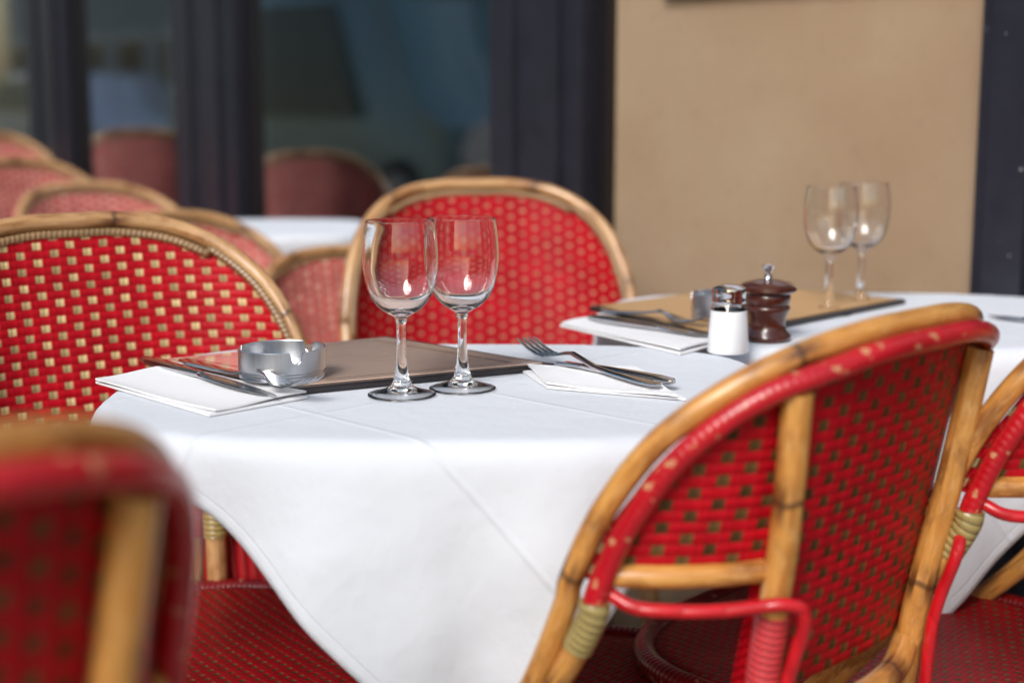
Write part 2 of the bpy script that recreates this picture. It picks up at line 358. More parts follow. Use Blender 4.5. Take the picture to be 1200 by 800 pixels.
def make_chair(ribs=False, bam='bamboo', lab='', far=False, pink=False, group='rattan bistro chairs on the terrace'):
    root = empty('rattan_chair'); tag(root, lab, 'chair', group)
    B = M[bam]
    MB().tube(hoop_pts(), .0092, 16).build('hoop', B, root)
    # red wrapped inner hoop, behind the outer one
    top = [p for p in hoop_pts(.982, .0115, .0155, low=True)]
    hi = [p for p in top if p.z > .672]; lo_r = [p for p in top if p.z <= .676 and p.x > 0]; lo_l = [p for p in top if p.z <= .676 and p.x < 0][::-1]
    MB().tube(hi, .0086, 14).build('wrapped_hoop', M['red_wrap'], root)
    for q in (lo_l, lo_r):
        MB().tube([Vector((p.x, p.y, p.z)) for p in q], .0100, 14).build('side_stay', B, root)
        k = [p for p in q if p.z > .632]
        MB().tube(k, .0116, 16).build('collar', M['brass'], root)
    tc = [Vector((p.x*.955, p.y-.004, p.z-(.014 if abs(p.x) < .15 else .006))) for p in hoop_pts(low=False)]
    MB().tube(tc, .0052, 10).build('edge_binding', M['tan_cord'], root)
    # woven back panel
    xs_mid = np.linspace(-.118, .118, 27); xs_r = np.linspace(.118, .2115, 15)
    mb = MB(); 
    arc = [0.0]; grid = np.linspace(0, .2165, 200)
    for a, b in zip(grid, grid[1:]): arc.append(arc[-1]+math.hypot(b-a, wrap(b)-wrap(a)))
    def al(x): return math.copysign(float(np.interp(abs(x), grid, arc)), x)
    for xs, zb in ((xs_mid, .585), (xs_r, .60 if far else .688), (-xs_r[::-1], .60 if far else .688)):
        for side, (off, mi) in enumerate(((-.0022, 0), (.0022, 1))):
            v = []; uv = []; f = []; nz = 22
            for x in xs:
                zt = max(ztop(min(abs(x)/.98, .219))-.0135, zb+.002)
                for k in range(nz+1):
                    z = zb+(zt-zb)*k/nz
                    v.append((x, sy(x, z)+off-.001, z)); uv.append((al(x)+1.0, z))
            for i in range(len(xs)-1):
                for k in range(nz):
                    a = i*(nz+1)+k; q = (a, a+nz+1, a+nz+2, a+1); f.append(q if side == 0 else q[::-1])
            mb.add(v, f, uv, mi)
    o = mesh_obj('woven_back', mb.v, mb.f, [M['weave_pink' if pink else 'weave_far' if far else 'weave_front'], M['weave_back']], root, mb.uv, True, mb.mi)
    for s_ in (-1, 1):
        # rear post
        pp = spline([(s_*.135, .245, 0), (s_*.12, .222, .25), (s_*.104, .224, .47), (s_*.108, sy(.115, .6)+.0165, .60), (s_*.117, sy(.12, .72)+.0165, .72), (s_*.128, sy(.125, .83)+.012, .832)], 8)
        MB().tube(pp, [.0122-.0012*i/len(pp) for i in range(len(pp))], 16).build('post', B, root)
        w = [p for p in pp if .50 < p.z < .675]
        if s_ > 0: MB().tube(w, .0130, 16).build('post_binding', M['red_rib'], root)
        # short bamboo rail + red cord running to the post
        zr = .60 if far else .693
        a = [(s_*x, sy(x, zr)+.004, zr) for x in (.205, .18, .15, .13, .118)]
        MB().tube(spline(a, 4), .0088, 12).build('side_rail', B, root)
        zc = .672
        c = [(s_*.206, sy(.206, zc)+.012, zc+.008), (s_*.198, sy(.2, zc)+.024, zc), (s_*.165, sy(.165, zc)+.022, zc-.002), (s_*.14, sy(.14, zc)+.026, zc), (s_*.122, sy(.12, zc)+.034, zc+.002), (s_*.108, sy(.11, zc)+.036, zc-.012), (s_*.105, sy(.11, .6)+.034, .6), (s_*.105, .245, .5), (s_*.125, .215, .458)]
        MB().tube(spline(c, 7), .0053, 12).build('red_cord', M['red_cord'], root)
        # legs
        MB().tube(spline([(s_*.185, -.185, 0), (s_*.172, -.165, .25), (s_*.162, -.15, .44)], 6), .0135, 14).build('leg', B, root)
    a = [(x, sy(x, .575)+.012+(.114**2-x*x)*.8, .578-(.114**2-x*x)*1.2) for x in (-.114, -.06, 0, .06, .114)]
    MB().tube(spline(a, 6), .0115, 14).build('bottom_rail', B, root)
    # ring stretcher
    st = [(.15*math.cos(a), .03+.16*math.sin(a), .2) for a in np.linspace(0, 2*math.pi, 33)]
    MB().tube(st, .009, 10, caps=False).build('stretcher', B, root)
    # seat
    def rim(a, k=1.): 
        c, d = math.cos(a), math.sin(a); e = .72
        return (k*.213*math.copysign(abs(c)**e, c)*(1-.08*d), -.012+k*.215*math.copysign(abs(d)**e, d))
    v = []; uv = []; f = []; NR, NA = 10, 56
    for i in range(NR+1):
        k = i/NR
        for j in range(NA):
            x, y = rim(2*math.pi*j/NA, k); v.append((x, y, .462-.010*(1-k*k)-.004*max(0, k-.9)*10)); uv.append((x+1, y+1))
    for i in range(NR):
        for j in range(NA): f.append((i*NA+j, (i+1)*NA+j, (i+1)*NA+(j+1) % NA, i*NA+(j+1) % NA))
    base = len(v)
    for (x, y, z) in [v[NR*NA+j] for j in range(NA)]: v.append((x*.97, y*.97, z-.018)); uv.append((x+1, z+1))
    for j in range(NA): f.append((NR*NA+j, base+j, base+(j+1) % NA, NR*NA+(j+1) % NA))
    f.append(tuple(base+j for j in range(NA)))
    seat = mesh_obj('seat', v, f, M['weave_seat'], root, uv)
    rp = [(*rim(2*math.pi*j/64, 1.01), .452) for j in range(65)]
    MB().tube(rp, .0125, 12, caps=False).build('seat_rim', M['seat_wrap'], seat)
    if ribs:
        v = []; uv = []; f = []; xs = np.linspace(-.20, .20, 41)
        for i, x in enumerate(xs):
            for k, z in enumerate((.45, .52, .60)):
                v.append((x, .232-.11*(abs(x)/.2)**3+.01*k, z)); uv.append((x+1, z))
        for i in range(40):
            for k in range(2): a = i*3+k; f.append((a, a+3, a+4, a+1))
        mesh_obj('lower_panel', v, f, M['rib_panel'], root, uv)
        for s_ in (-1, 1):
            q = [(s_*.12, .195, .455), (s_*.12, .2, .54)]
            MB().tube([Vector(q[0]).lerp(Vector(q[1]), k/6) for k in range(7)], .012, 14).build('front_stay', B, root)
            MB().tube([(s_*.12, .1978, .512), (s_*.12, .1986, .524), (s_*.12, .2, .541)], .0142, 14).build('collar', M['brass'], root)
    return root
UX, UY = math.cos(R(-42)), math.sin(R(-42))           # direction that the left and far chairs face
def place(o, cx, cy, face, scz=1., sc_=1., tilt=0):
    """face = angle (deg) of the facing direction, cx,cy = top centre of the back"""
    a = R(face); f = Vector((math.cos(a), math.sin(a)))
    o.location = (cx+f.x*.285*sc_, cy+f.y*.285*sc_, 0); o.rotation_euler = (0, 0, a+math.pi/2); o.scale = (sc_, sc_, scz*sc_)
FU = math.degrees(math.atan2(UY, UX))
G = 'red woven rattan bistro chairs on the terrace'
left = make_chair(True, 'bamboo_pale', lab='red woven rattan chair with cream dashes behind the ashtray end of the nearest table', group=G)
place(left, -.485, 1.64, -54)
proto = make_chair(False, 'bamboo', lab='rattan chair seen from behind with worn honey bamboo hoop, in front of the salt shaker', group=G)
place(proto, .292, 1.07, 135, sc_=.985, scz=.985)
def dup(src, lab, *a, **k):
    o = copy_tree(src); o['label'] = lab; place(o, *a, **k); return o
dup(proto, 'rattan chair cut off by the right edge with straw collar below its red wrapped hoop', .602, 1.25, 139)
dup(proto, 'very blurred red rattan chair back in the bottom left corner nearest the camera', -.238, .53, 139)
pale = make_chair(False, 'bamboo_pale', far=True, lab='rattan chair with tall rounded back directly behind the two nearest wine glasses', group=G)
place(pale, -.055, 2.36, -80)
hazy = make_chair(False, 'bamboo_pale', far=True, pink=True, lab='pinkish faded chair back half hidden behind the left shoulder of the chair behind the glasses', group=G)
place(hazy, -.285, 2.55, -60, scz=.86)
dup(hazy, 'blurred faded rattan chair peeping over the right shoulder of the big left chair', -.625, 2.62, FU, scz=.92)
dup(hazy, 'blurred pale arched chair back above the middle of the big left chair hoop', -.91, 3.15, FU, scz=.945)
dup(hazy, 'blurred faded chair back at the left edge, second highest in the row', -1.26, 3.75, FU, scz=.975)
dup(hazy, 'farthest chair back, highest sliver at the left edge of the row', -1.57, 4.4, FU, scz=1.035)

# ------------------------------------------------------------------ tables and cloths
TZ = .74
def super_in(x, y, a, b, n): return (abs(x)/a)**n+(abs(y)/b)**n
def make_table(cx, cy, a, b, lab):
    root = empty('cafe_table', (cx, cy, 0)); tag(root, lab, 'table', 'small cafe tables under white cloths')
    v = []; f = []; NA = 64; n = 3.2
    ring = []
    for j in range(NA):
        t_ = 2*math.pi*j/NA; c, d = math.cos(t_), math.sin(t_)
        ring.append((a*math.copysign(abs(c)**(2/n), c), b*math.copysign(abs(d)**(2/n), d)))
    for z, k in ((TZ-.028, .97), (TZ-.024, 1.0), (TZ-.006, 1.0), (TZ-.002, .985)):
        v += [(x*k*.985, y*k*.985, z-.001) for x, y in ring]
    for i in range(3):
        for j in range(NA): f.append((i*NA+j, i*NA+(j+1) % NA, (i+1)*NA+(j+1) % NA, (i+1)*NA+j))
    f.append(tuple(range(NA-1, -1, -1))); f.append(tuple(3*NA+j for j in range(NA)))
    mesh_obj('tabletop', v, f, M['top_wood'], root)
    MB().lathe([(.03, .03), (.026, .1), (.022, .35), (.024, .6), (.05, .69), (.09, TZ-.029)], 32).build('column', M['iron'], root)
    mb = MB()
    for k in range(4):
        an = k*math.pi/2+math.pi/4; c, s_ = math.cos(an), math.sin(an)
        mb.tube(spline([(0, 0, .09), (c*.1, s_*.1, .07), (c*.2, s_*.2, .03), (c*.25, s_*.25, .012)], 5), .016, 12)
    mb.build('foot', M['iron'], root)
def sim_cloth(cx, cy, a, b, side, rot, seed, shift=(0, 0), steps=230):
    N = 61; h = side/(N-1); rg = np.random.default_rng(seed)
    g = np.linspace(-side/2, side/2, N); gx, gy = np.meshgrid(g, g, indexing='ij')
    c, s_ = math.cos(rot), math.sin(rot)
    X = np.stack([gx*c-gy*s_+shift[0], gx*s_+gy*c+shift[1], np.full_like(gx, TZ+.002)], -1)
    X[..., 2] += rg.normal(0, .0004, gx.shape)
    V = np.zeros_like(X); n = 3.2; ZT = TZ+.001
    dt = 1/90.
    cons = []
    for di, dj, st in ((1, 0, 1), (0, 1, 1), (1, 1, .35), (1, -1, .35), (3, 0, .22), (0, 3, .22), (6, 0, .10), (0, 6, .10)):
        L = h*math.hypot(di, dj)
        cons.append((di, dj, st, L))
    def solve(X, di, dj, st, L):
        step = max(abs(di), abs(dj))
        for ph in range(2):
            if di > 0:
                i0 = np.concatenate([np.arange(o, N-di, 2*step) for o in range(ph*step, ph*step+step)]); i0 = i0[i0 < N-di]
                j0 = np.arange(max(0, -dj), N-max(0, dj))
            else:
                i0 = np.arange(N); j0 = np.concatenate([np.arange(o, N-dj, 2*step) for o in range(ph*step, ph*step+step)]); j0 = j0[j0 < N-dj]
            A = np.ix_(i0, j0); Bx = np.ix_(i0+di, j0+dj)
            d = X[Bx]-X[A]; l = np.linalg.norm(d, axis=-1, keepdims=True)+1e-9
            k = (l-L)/l*.5*st
            if step > 1: k = np.where(l < L, k, 0)     # only resists folding
            X[A] += d*k; X[Bx] -= d*k
    for it in range(steps):
        V[..., 2] -= 9.8*dt; V *= .975
        Pn = X+V*dt
        top = None
        for q in range(8):
            for con in cons: solve(Pn, *con)
            s = (np.abs(Pn[..., 0])/a)**n+(np.abs(Pn[..., 1])/b)**n
            r = s**(1/n)                       # 1 on the rim
            dist = (r-1)*min(a, b)             # approx signed distance (m)
            ins = (dist < 0.004) & (Pn[..., 2] < ZT) & (Pn[..., 2] > TZ-.2)
            ontop = ins & ((ZT-Pn[..., 2]) < np.maximum(.0, -dist)+.004) & (dist < 0)
            Pn[..., 2] = np.where(ontop, ZT, Pn[..., 2])
            out = ins & ~ontop
            k = np.where(out, (1+.004/min(a, b))/np.maximum(r, .5), 1.0)
            k = 1+(k-1)*.8
            Pn[..., 0] *= k; Pn[..., 1] *= k
            if q == 0: pass
        fr = ontop | ((dist < 0) & (np.abs(Pn[..., 2]-ZT) < .002))
        mv = Pn-X
        mv[..., 0] = np.where(fr, mv[..., 0]*.25, mv[..., 0]); mv[..., 1] = np.where(fr, mv[..., 1]*.25, mv[..., 1])
        Pn = X+mv
        V = (Pn-X)/dt; sp = np.linalg.norm(V, axis=-1, keepdims=True); V *= np.minimum(1, 1.2/np.maximum(sp, 1e-6)); X = Pn
    on = (((np.abs(X[..., 0])/a)**n+(np.abs(X[..., 1])/b)**n) < .86)
    X[..., 2] = np.where(on, ZT+(X[..., 2]-ZT)*.3, X[..., 2])
    # soft folds in the hanging parts
    from mathutils import noise as mn
    for i in range(N):
        for j in range(N):
            dz = ZT-X[i, j, 2]
            if dz > .004:
                q = X[i, j]; ang = math.atan2(q[1], q[0]); rr = math.hypot(q[0], q[1])
                w_ = mn.noise(Vector((ang*3.1, q[2]*2.2, seed)))*.020+mn.noise(Vector((q[0]*16, q[1]*16, q[2]*11+seed)))*.006
                k = w_*min(1, dz/.09)/rr; X[i, j, 0] += q[0]*k; X[i, j, 1] += q[1]*k
    X[..., 0] += cx; X[..., 1] += cy
    faces = [(i*N+j, (i+1)*N+j, (i+1)*N+j+1, i*N+j+1) for i in range(N-1) for j in range(N-1)]
    uvs = [(i*.70/(N-1), j*.70/(N-1)) for i in range(N) for j in range(N)]
    return X.reshape(-1, 3), faces, uvs
def make_cloth(lab, *args, **kw):
    v, f, uv = sim_cloth(*args, **kw)
    o = mesh_obj('tablecloth', v, f, M['cloth'], None, uv)
    sub = o.modifiers.new('smooth', 'SUBSURF'); sub.levels = 1; sub.render_levels = 1
    so = o.modifiers.new('thickness', 'SOLIDIFY'); so.thickness = .0009; so.offset = 1
    tag(o, lab, 'tablecloth', 'white tablecloths')
    return o
T1 = (-.058, 1.36, .305, .238); T2 = (.43, 1.79, .32, .24)
make_table(*T1, lab='small cafe table hidden beneath the white cloth that carries the ashtray')
make_table(*T2, lab='small cafe table hidden beneath the white cloth that carries the pepper mill')
make_cloth('white cloth hanging in a point over the nearest table, under the ashtray', *T1, .638, R(46), 3, shift=(.006, 0))
make_cloth('white cloth on the rear right table, under the salt shaker and pepper mill', *T2, .72, R(42), 8, shift=(.01, 0))
make_table(-.50, 3.08, .2, .2, lab='small cafe table beneath the far blurred white cloth')
make_cloth('blurred white cloth on the far table below the shop window', -.50, 3.08, .2, .2, .54, R(45), 5, steps=120)

# ------------------------------------------------------------------ table items
CT = TZ+.0026
def slab(name, pts, z0, z1, mats, parent=None, bev=.0012, mi=None):
    n = len(pts); v = [(p.x, p.y, z0) for p in pts]+[(p.x, p.y, z1) for p in pts]
    f = [tuple(range(n-1, -1, -1)), tuple(range(n, 2*n))]+[(i, (i+1) % n, n+(i+1) % n, n+i) for i in range(n)]
    uq = [(0, 0), (1, 0), (1, 1), (0, 1)]
    uv = [uq[i % 4] for i in range(n)]*2
    o = mesh_obj(name, v, f, mats, parent, uv, False)
    bm = bmesh.new(); bm.from_mesh(o.data)
    if bev: bmesh.ops.bevel(bm, geom=list(bm.edges), offset=bev, segments=2, affect='EDGES')
    bmesh.ops.recalc_face_normals(bm, faces=bm.faces)
    bm.to_mesh(o.data); bm.free(); return o
def board(lab, corners, mat, th=.006):
    """corners: left, near, right, far"""
    c = sum(corners, Vector())/4
    root = empty('menu_board', (c.x, c.y, CT)); tag(root, lab, 'menu board', 'menu boards lying on the tables')
    L = [p-c for p in corners]
    slab('frame', [Vector((p.x, p.y, 0)) for p in L], 0, th, M['frame_dark'], root, .0015)
    ins = [Vector((p.x, p.y, 0))*(1-.014/Vector((p.x, p.y)).length) for p in L]
    slab('panel', ins, th+.0002, th+.0012, mat, root, 0)
    return root
def rect_from(left, near, w):
    d = (near-left); d.z = 0; e = Vector((-d.y, d.x, 0)).normalized()*w
    return [left, near, near+e, left+e]
l1 = P(172, 429, CT); n1 = P(347, 463, CT); r1 = P(652, 433, CT); f1 = P(455, 400, CT)
board('brown menu board with dark edge on the nearest table, under the steel ashtray', [l1, n1, r1, f1], M['menu'])
l2 = P(690, 364, CT); n2 = P(838, 400, CT); r2 = P(1062, 356, CT); f2 = P(885, 339, CT)
board('tan board behind the pepper mill on the rear right table', [l2, n2, r2, f2], M['tan'])

K = .155/205
def wine_glass(lab, loc, rz=0):
    outer = [(.01, 6.5), (10, 6.0), (22, 3.6), (33, 1.0), (38, 0), (40, .4), (40.2, 1.6), (39, 2.4), (32, 4.2), (22, 7.3), (14, 11.5), (10.5, 17), (8.3, 26), (6.6, 38), (5.6, 52), (5.2, 66), (5.3, 80), (6.0, 87), (7.4, 90), (7.2, 92), (9.5, 94), (16, 97.5), (23.5, 102.5), (31, 110.5), (37, 121.5), (41, 135), (43.3, 149), (44, 162), (43.6, 175), (42, 190), (40.2, 201), (39.6, 205)]
    inner = [(39.1, 205.3), (38.6, 204.8), (38.9, 201), (40.7, 190), (42.3, 175), (42.7, 162), (42, 149), (39.4, 135), (35.3, 122.5), (29, 112.5), (21.5, 105.5), (13, 101.5), (6, 100), (.01, 99.6)]
    def sm(p): return [(max(q.x, 0), q.y) for q in spline([(a, b, 0) for a, b in p], 3)]
    prof = [(r*K, z*K) for r, z in sm(outer)+sm(inner)]
    mb = MB(); mb.lathe(prof, 72)
    o = mb.build('wine_glass', M['glass']); o.location = loc; o.rotation_euler = (0, 0, rz)
    return tag(o, lab, 'wine glass', 'empty stemmed wine glasses')
wine_glass('left of the two sharp empty wine glasses at the edge of the menu board', P(471, 463, CT))
wine_glass('right of the two sharp empty wine glasses, in front of the tall red chair', P(542, 455.5, CT))
wine_glass('left one of the blurred wine glasses in front of the beige wall', P(970, 367, CT))
wine_glass('right one of the blurred wine glasses in front of the beige wall', P(1008, 357, CT))

def ashtray(lab, loc, r=.040, h=.028):
    mb = MB(); NA = 96; notch = [R(-62), R(58), R(178)]
    def top(a): 
        d = min(abs((a-q+math.pi) % (2*math.pi)-math.pi) for q in notch)
        return h-.0105*max(0, 1-max(0, d-.09)/.045) if d < .135 else h
    rings = [(r*.9, lambda a: 0), (r*.985, lambda a: .0015), (r*.985, lambda a: .0045), (r*.95, lambda a: .0055), (r*.95, lambda a: .007), (r, lambda a: .0085), (r, lambda a: top(a)-.0006), (r-.0005, top), (r-.0012, top), (r-.0016, lambda a: top(a)-.0008), (r-.0016, lambda a: .011), (r*.85, lambda a: .009), (.0001, lambda a: .009)]
    v = []; f = []
    for rr, fz in rings:
        for j in range(NA): a = 2*math.pi*j/NA; v.append((rr*math.cos(a), rr*math.sin(a), fz(a)))
    for i in range(len(rings)-1):
        for j in range(NA): f.append((i*NA+j, i*NA+(j+1) % NA, (i+1)*NA+(j+1) % NA, (i+1)*NA+j))
    f.append(tuple(range(NA-1, -1, -1))); mb.add(v, f)
    o = mb.build('ashtray', M['steel_brush']); o.location = loc; o.data.set_sharp_from_angle(angle=R(14))
    return tag(o, lab, 'ashtray', 'round steel ashtrays')
p = P(331, 441, CT+.0075); ashtray('round brushed steel ashtray with notched rim on the brown menu board', p)
ashtray('blurred steel ashtray on the tan board behind the salt shaker', P(846, 373, CT+.0075), .036, .03)

def pepper():
    b = P(898, 398, CT); root = empty('pepper_mill', b); root.scale = (1.12, 1.12, .93); tag(root, 'squat dark turned wood pepper mill with metal knob on the rear table', 'pepper mill')
    MB().lathe([(.0, 0), (.0225, 0), (.024, .003), (.0235, .007), (.019, .012), (.0178, .02), (.0188, .028), (.0215, .035), (.0225, .038), (.0215, .041), (.0205, .0418)], 56).build('body', M['mill'], root)
    MB().lathe([(.0, .0421), (.0205, .0421), (.022, .045), (.0225, .052), (.0215, .0545), (.0245, .056), (.0282, .0595), (.0278, .0635), (.023, .0675), (.012, .071), (.004, .0722), (.0, .0725)], 56).build('cap', M['mill'], root)
    MB().lathe([(.0, .0727), (.0045, .0727), (.0036, .0755), (.0034, .081), (.0056, .0845), (.0058, .088), (.003, .0895), (.0, .0896)], 32).build('knob', M['chrome'], root)
def salt():
    b = P(853, 412, CT); root = empty('salt_shaker', b); root.scale = (1.05, 1.05, .92); tag(root, 'glass salt shaker filled with white salt under a metal cap', 'salt shaker')
    MB().lathe([(.0174, .0478), (.0178, .0485), (.0166, .0530), (.0155, .056), (.0148, .056), (.0160, .0525), (.0170, .0478)], 40).build('glass_body', M['glass'], root)
    MB().lathe([(.0, 0), (.0200, 0), (.0208, .002), (.0180, .047), (.0172, .0476), (.0, .0476)], 40).build('salt', M['salt'], root)
    MB().lathe([(.0, .0562), (.0165, .0562), (.017, .058), (.0165, .060), (.0168, .066), (.0172, .068), (.0165, .0725), (.011, .076), (.0, .0768)], 40).build('cap', M['chrome'], root)
pepper(); salt()

def napkin(lab, pts, seed, layers=2):
    rg = random.Random(seed); mb = MB(); z = CT+.0002
    c = sum(pts, Vector())/4
    for k in range(layers):
        th = .0019; q = []
        rot = Matrix.Rotation(R(rg.uniform(-2.2, 2.2)), 4, 'Z'); s = 1-.03*k
        cs = [c+(rot @ ((p_-c)*s)) for p_ in pts]
        N = 14; v = []; f = []
        ph = rg.uniform(0, 6)
        for i in range(N+1):
            for j in range(N+1):
                a, b = i/N, j/N
                p_ = cs[0].lerp(cs[1], a).lerp(cs[3].lerp(cs[2], a), b)
                wob = .0009*math.sin(5*a+ph)+.0009*math.cos(6*b+ph*1.3)
                edge = max(abs(a-.5), abs(b-.5))*2; lift = .0016*max(0, edge-.8)/.2*(1 if k else 0)
                v.append((p_.x, p_.y, z+wob*(k > 0)+lift)); 
        M0 = (N+1)**2
        for i in range(N):
            for j in range(N): a = i*(N+1)+j; f.append((a, a+N+1, a+N+2, a+1))
        o_v = v+[(x, y, zz+th) for x, y, zz in v]
        f2 = [tuple(reversed(q_)) for q_ in f]+[tuple(i+M0 for i in q_) for q_ in f]
        bd = [i*(N+1) for i in range(N+1)]+[N*(N+1)+j for j in range(1, N+1)]+[i*(N+1)+N for i in range(N-1, -1, -1)]+[j for j in range(N-1, 0, -1)]
        for i in range(len(bd)): a, b = bd[i], bd[(i+1) % len(bd)]; f2.append((a, b, b+M0, a+M0))
        mb.add(o_v, f2); z += th+.0001
    o = mb.build('napkin', M['napkin']); return tag(o, lab, 'napkin', 'folded white napkins under the cutlery')
NZ = CT+.0048
napkin('folded white napkin at the left end of the nearest table', [P(110, 450, CT), P(250, 488, CT), P(362, 466, CT), P(215, 432, CT)], 1)
napkin('folded white napkin on the nearest table, right of the wine glasses', [P(612, 434, CT), P(640, 455, CT), P(800, 470, CT), P(745, 437, CT)], 2)
napkin('folded white napkin at the left end of the rear table', [P(655, 383, CT), P(800, 416, CT), P(850, 402, CT), P(700, 371, CT)], 3)

def frame_of(a, b):
    d = (b-a); L = d.length; d.normalize(); s = d.cross(Vector((0, 0, 1))).normalized(); return d, s, s.cross(d), L
def knife(lab, tip, end, z=NZ):
    a = Vector((end.x, end.y, z)); b = Vector((tip.x, tip.y, z)); d, s, U, L = frame_of(a, b)
    root = empty('table_knife', a); tag(root, lab, 'knife', 'steel table knives')
    U = Vector((0, 0, 1)); o0 = Vector((0, 0, .0035))
    hs = [(0, .004, .003), (.004, .012, .006), (.02, .0165, .0075), (.06, .0155, .0072), (.10, .012, .0062), (.113, .009, .0055)]
    MB().loft([(o0+d*t_, w, h, s, U) for t_, w, h in hs]).build('handle', M['steel'], root)
    bs = [(.1128, .0088, .0048), (.12, .012, .0035), (.14, .0175, .0022), (.17, .0195, .0018), (.195, .018, .0015), (L-.012, .011, .0012), (L-.003, .005, .001), (L, .001, .0008)]
    bs = [q for q in bs if q[0] <= L]
    MB().loft([(o0+d*t_-Vector((0, 0, .0012*(t_-.11)/.1)), w, h, s, U) for t_, w, h in bs]).build('blade', M['steel'], root)
    return root
def fork(lab, tip, end, z=NZ, up=.013):
    a = Vector((end.x, end.y, z)); b = Vector((tip.x, tip.y, z)); d, s, U, L = frame_of(a, b); U = Vector((0, 0, 1))
    mb = MB(); T = L
    hz = lambda t_: .004+ (.007*math.exp(-((t_-(T-.075))/.02)**2)) if t_ < T-.03 else None
    hs = [(0, .006, .002), (.006, .014, .003), (.03, .0165, .0032), (.07, .012, .003), (.10, .008, .0032), (T-.085, .0062, .0036), (T-.072, .0075, .0034), (T-.062, .018, .0026), (T-.052, .0235, .0022), (T-.046, .0245, .002)]
    zc = lambda t_: .004+.009*math.exp(-((t_-(T-.085))/.028)**2)
    mb.loft([(d*t_+U*zc(t_), w, h, s, U) for t_, w, h in hs])
    for k in range(4):
        off = (k-1.5)*.0063; pts = []
        for t_ in (T-.048, T-.035, T-.02, T-.008, T): 
            q = (t_-(T-.048))/.048
            pts.append((d*t_+s*off+U*(zc(t_)+up*q**1.6), (.0042 if q < .9 else .0016), (.0022 if q < .9 else .001), s, U))
        mb.loft(pts, seg=8)
    o = mb.build('fork', M['steel']); o.location = a
    return tag(o, lab, 'fork', 'steel table forks')
knife('steel knife lying across the left napkin on the nearest table', P(324, 474, CT), P(168, 430, CT))
fork('steel fork beside the ashtray with its tines raised over the board edge', P(368, 476, CT), P(213, 434, CT), z=NZ+.002, up=.014)
fork('dark reflecting fork on the right napkin of the nearest table with tines toward the board', P(616, 420, CT), P(772, 463, CT), z=NZ)
knife('steel knife with thin dark blade beside the fork on the right napkin', P(652, 433, CT), P(790, 458, CT))
knife('blurred knife on the left napkin of the rear table', P(835, 402, CT), P(690, 379, CT))
fork('blurred fork lying beyond the knife on the rear table', P(835, 392, CT), P(705, 371, CT), z=NZ)
knife('blurred knife on the rear table cloth at the right edge', P(1158, 372, CT), P(1300, 392, CT), z=CT)

# ------------------------------------------------------------------ facade (runs parallel to the chairs' facing direction)
W0 = Vector((.70, 2.06, 0)); WA = R(-50); WD = Vector((-math.cos(WA), -math.sin(WA), 0)); WN = Vector((math.sin(WA), -math.cos(WA), 0))   # along the wall to the left, outward normal
def wt(px):
    k = (px-600)/F*1.0/(math.cos(TH)); # ray: x = k' * y at eye height
    k = (px-600)/F/(math.cos(TH)+ (285-0)/F*math.sin(TH)) # ray through the horizon row
    return (W0.x-k*W0.y)/(k*WD.y-WD.x)
FM = Matrix.Translation(W0) @ Matrix(((WD.x, WN.x, 0, 0), (WD.y, WN.y, 0, 0), (0, 0, 1, 0), (0, 0, 0, 1)))   # local x along, y outward, z up
fac = empty('cafe_building', (0, 0, 0)); tag(fac, 'cafe front with beige wall panel, dark painted posts and shop windows', 'building')
def fbox(name, mat, *bx, parent=fac, bev=0):
    mb = MB()
    for q in bx: mb.box(*q, M_=FM)
    return mb.build(name, mat, parent, smooth=False)
H = 3.2
tA, tB, tC, tD, tE, tF, tG = wt(1170), wt(722), wt(600), wt(292), wt(215), wt(90), wt(42)
fbox('wall', M['plaster'], (tA, tB, -.25, 0, 0, H))
def post(t0, t1, prof=.07, black=True):
    w = t1-t0
    mb = MB(); mb.box(t0+w*.12, t1, -.20, prof, 0, H, M_=FM); mb.box(t0+w*.30, t0+w*.52, prof, prof+.012, 0, H, M_=FM); mb.box(t0+w*.75, t1-.004, prof, prof+.008, 0, H, M_=FM)
    o = mb.build('post', M['frame'], fac, smooth=False)
    mb = MB(); mb.box(t0, t0+w*.12-.001, -.2, prof-.03, 0, H, M_=FM); mb.build('post_reveal', M['frame_black'], o, smooth=False)
    return o
fbox('post', M['frame'], (tA-.11, tA-.002, -.2, .05, 0, H), (tA-2.2, tA-.125, -.2, .03, 0, H), (tA-.09, tA-.03, .05, .07, 0, H))
post(tB+.002, tC, .05); post(tD, tE, .02); post(tF, tG, .02)
post(tG+1.1, tG+1.35, .07)
def window(t0, t1, zs=.35):
    o = fbox('window', M['frame_black'], (t0+.001, t1-.001, -.12, .0, 0, zs), (t0+.001, t1-.001, -.12, .0, 2.5, H), (t0+.002, t0+.015, -.1, -.01, zs+.001, 2.499), (t1-.015, t1-.002, -.1, -.01, zs+.001, 2.499))
    fbox('pane', M['pane'], (t0+.016, t1-.016, -.026, -.02, zs+.002, 2.498), parent=o)
    return o
window(tC, tD); window(tE, tF); window(tG, tG+1.1); window(tG+1.35, tG+3.5)
fbox('upper_wall', M['stone'], (-3, 16, -.3, -.001, H+.001, H+6))
fbox('far_wall', M['stone'], (tG+3.5, 16, -.3, -.001, 0, H))
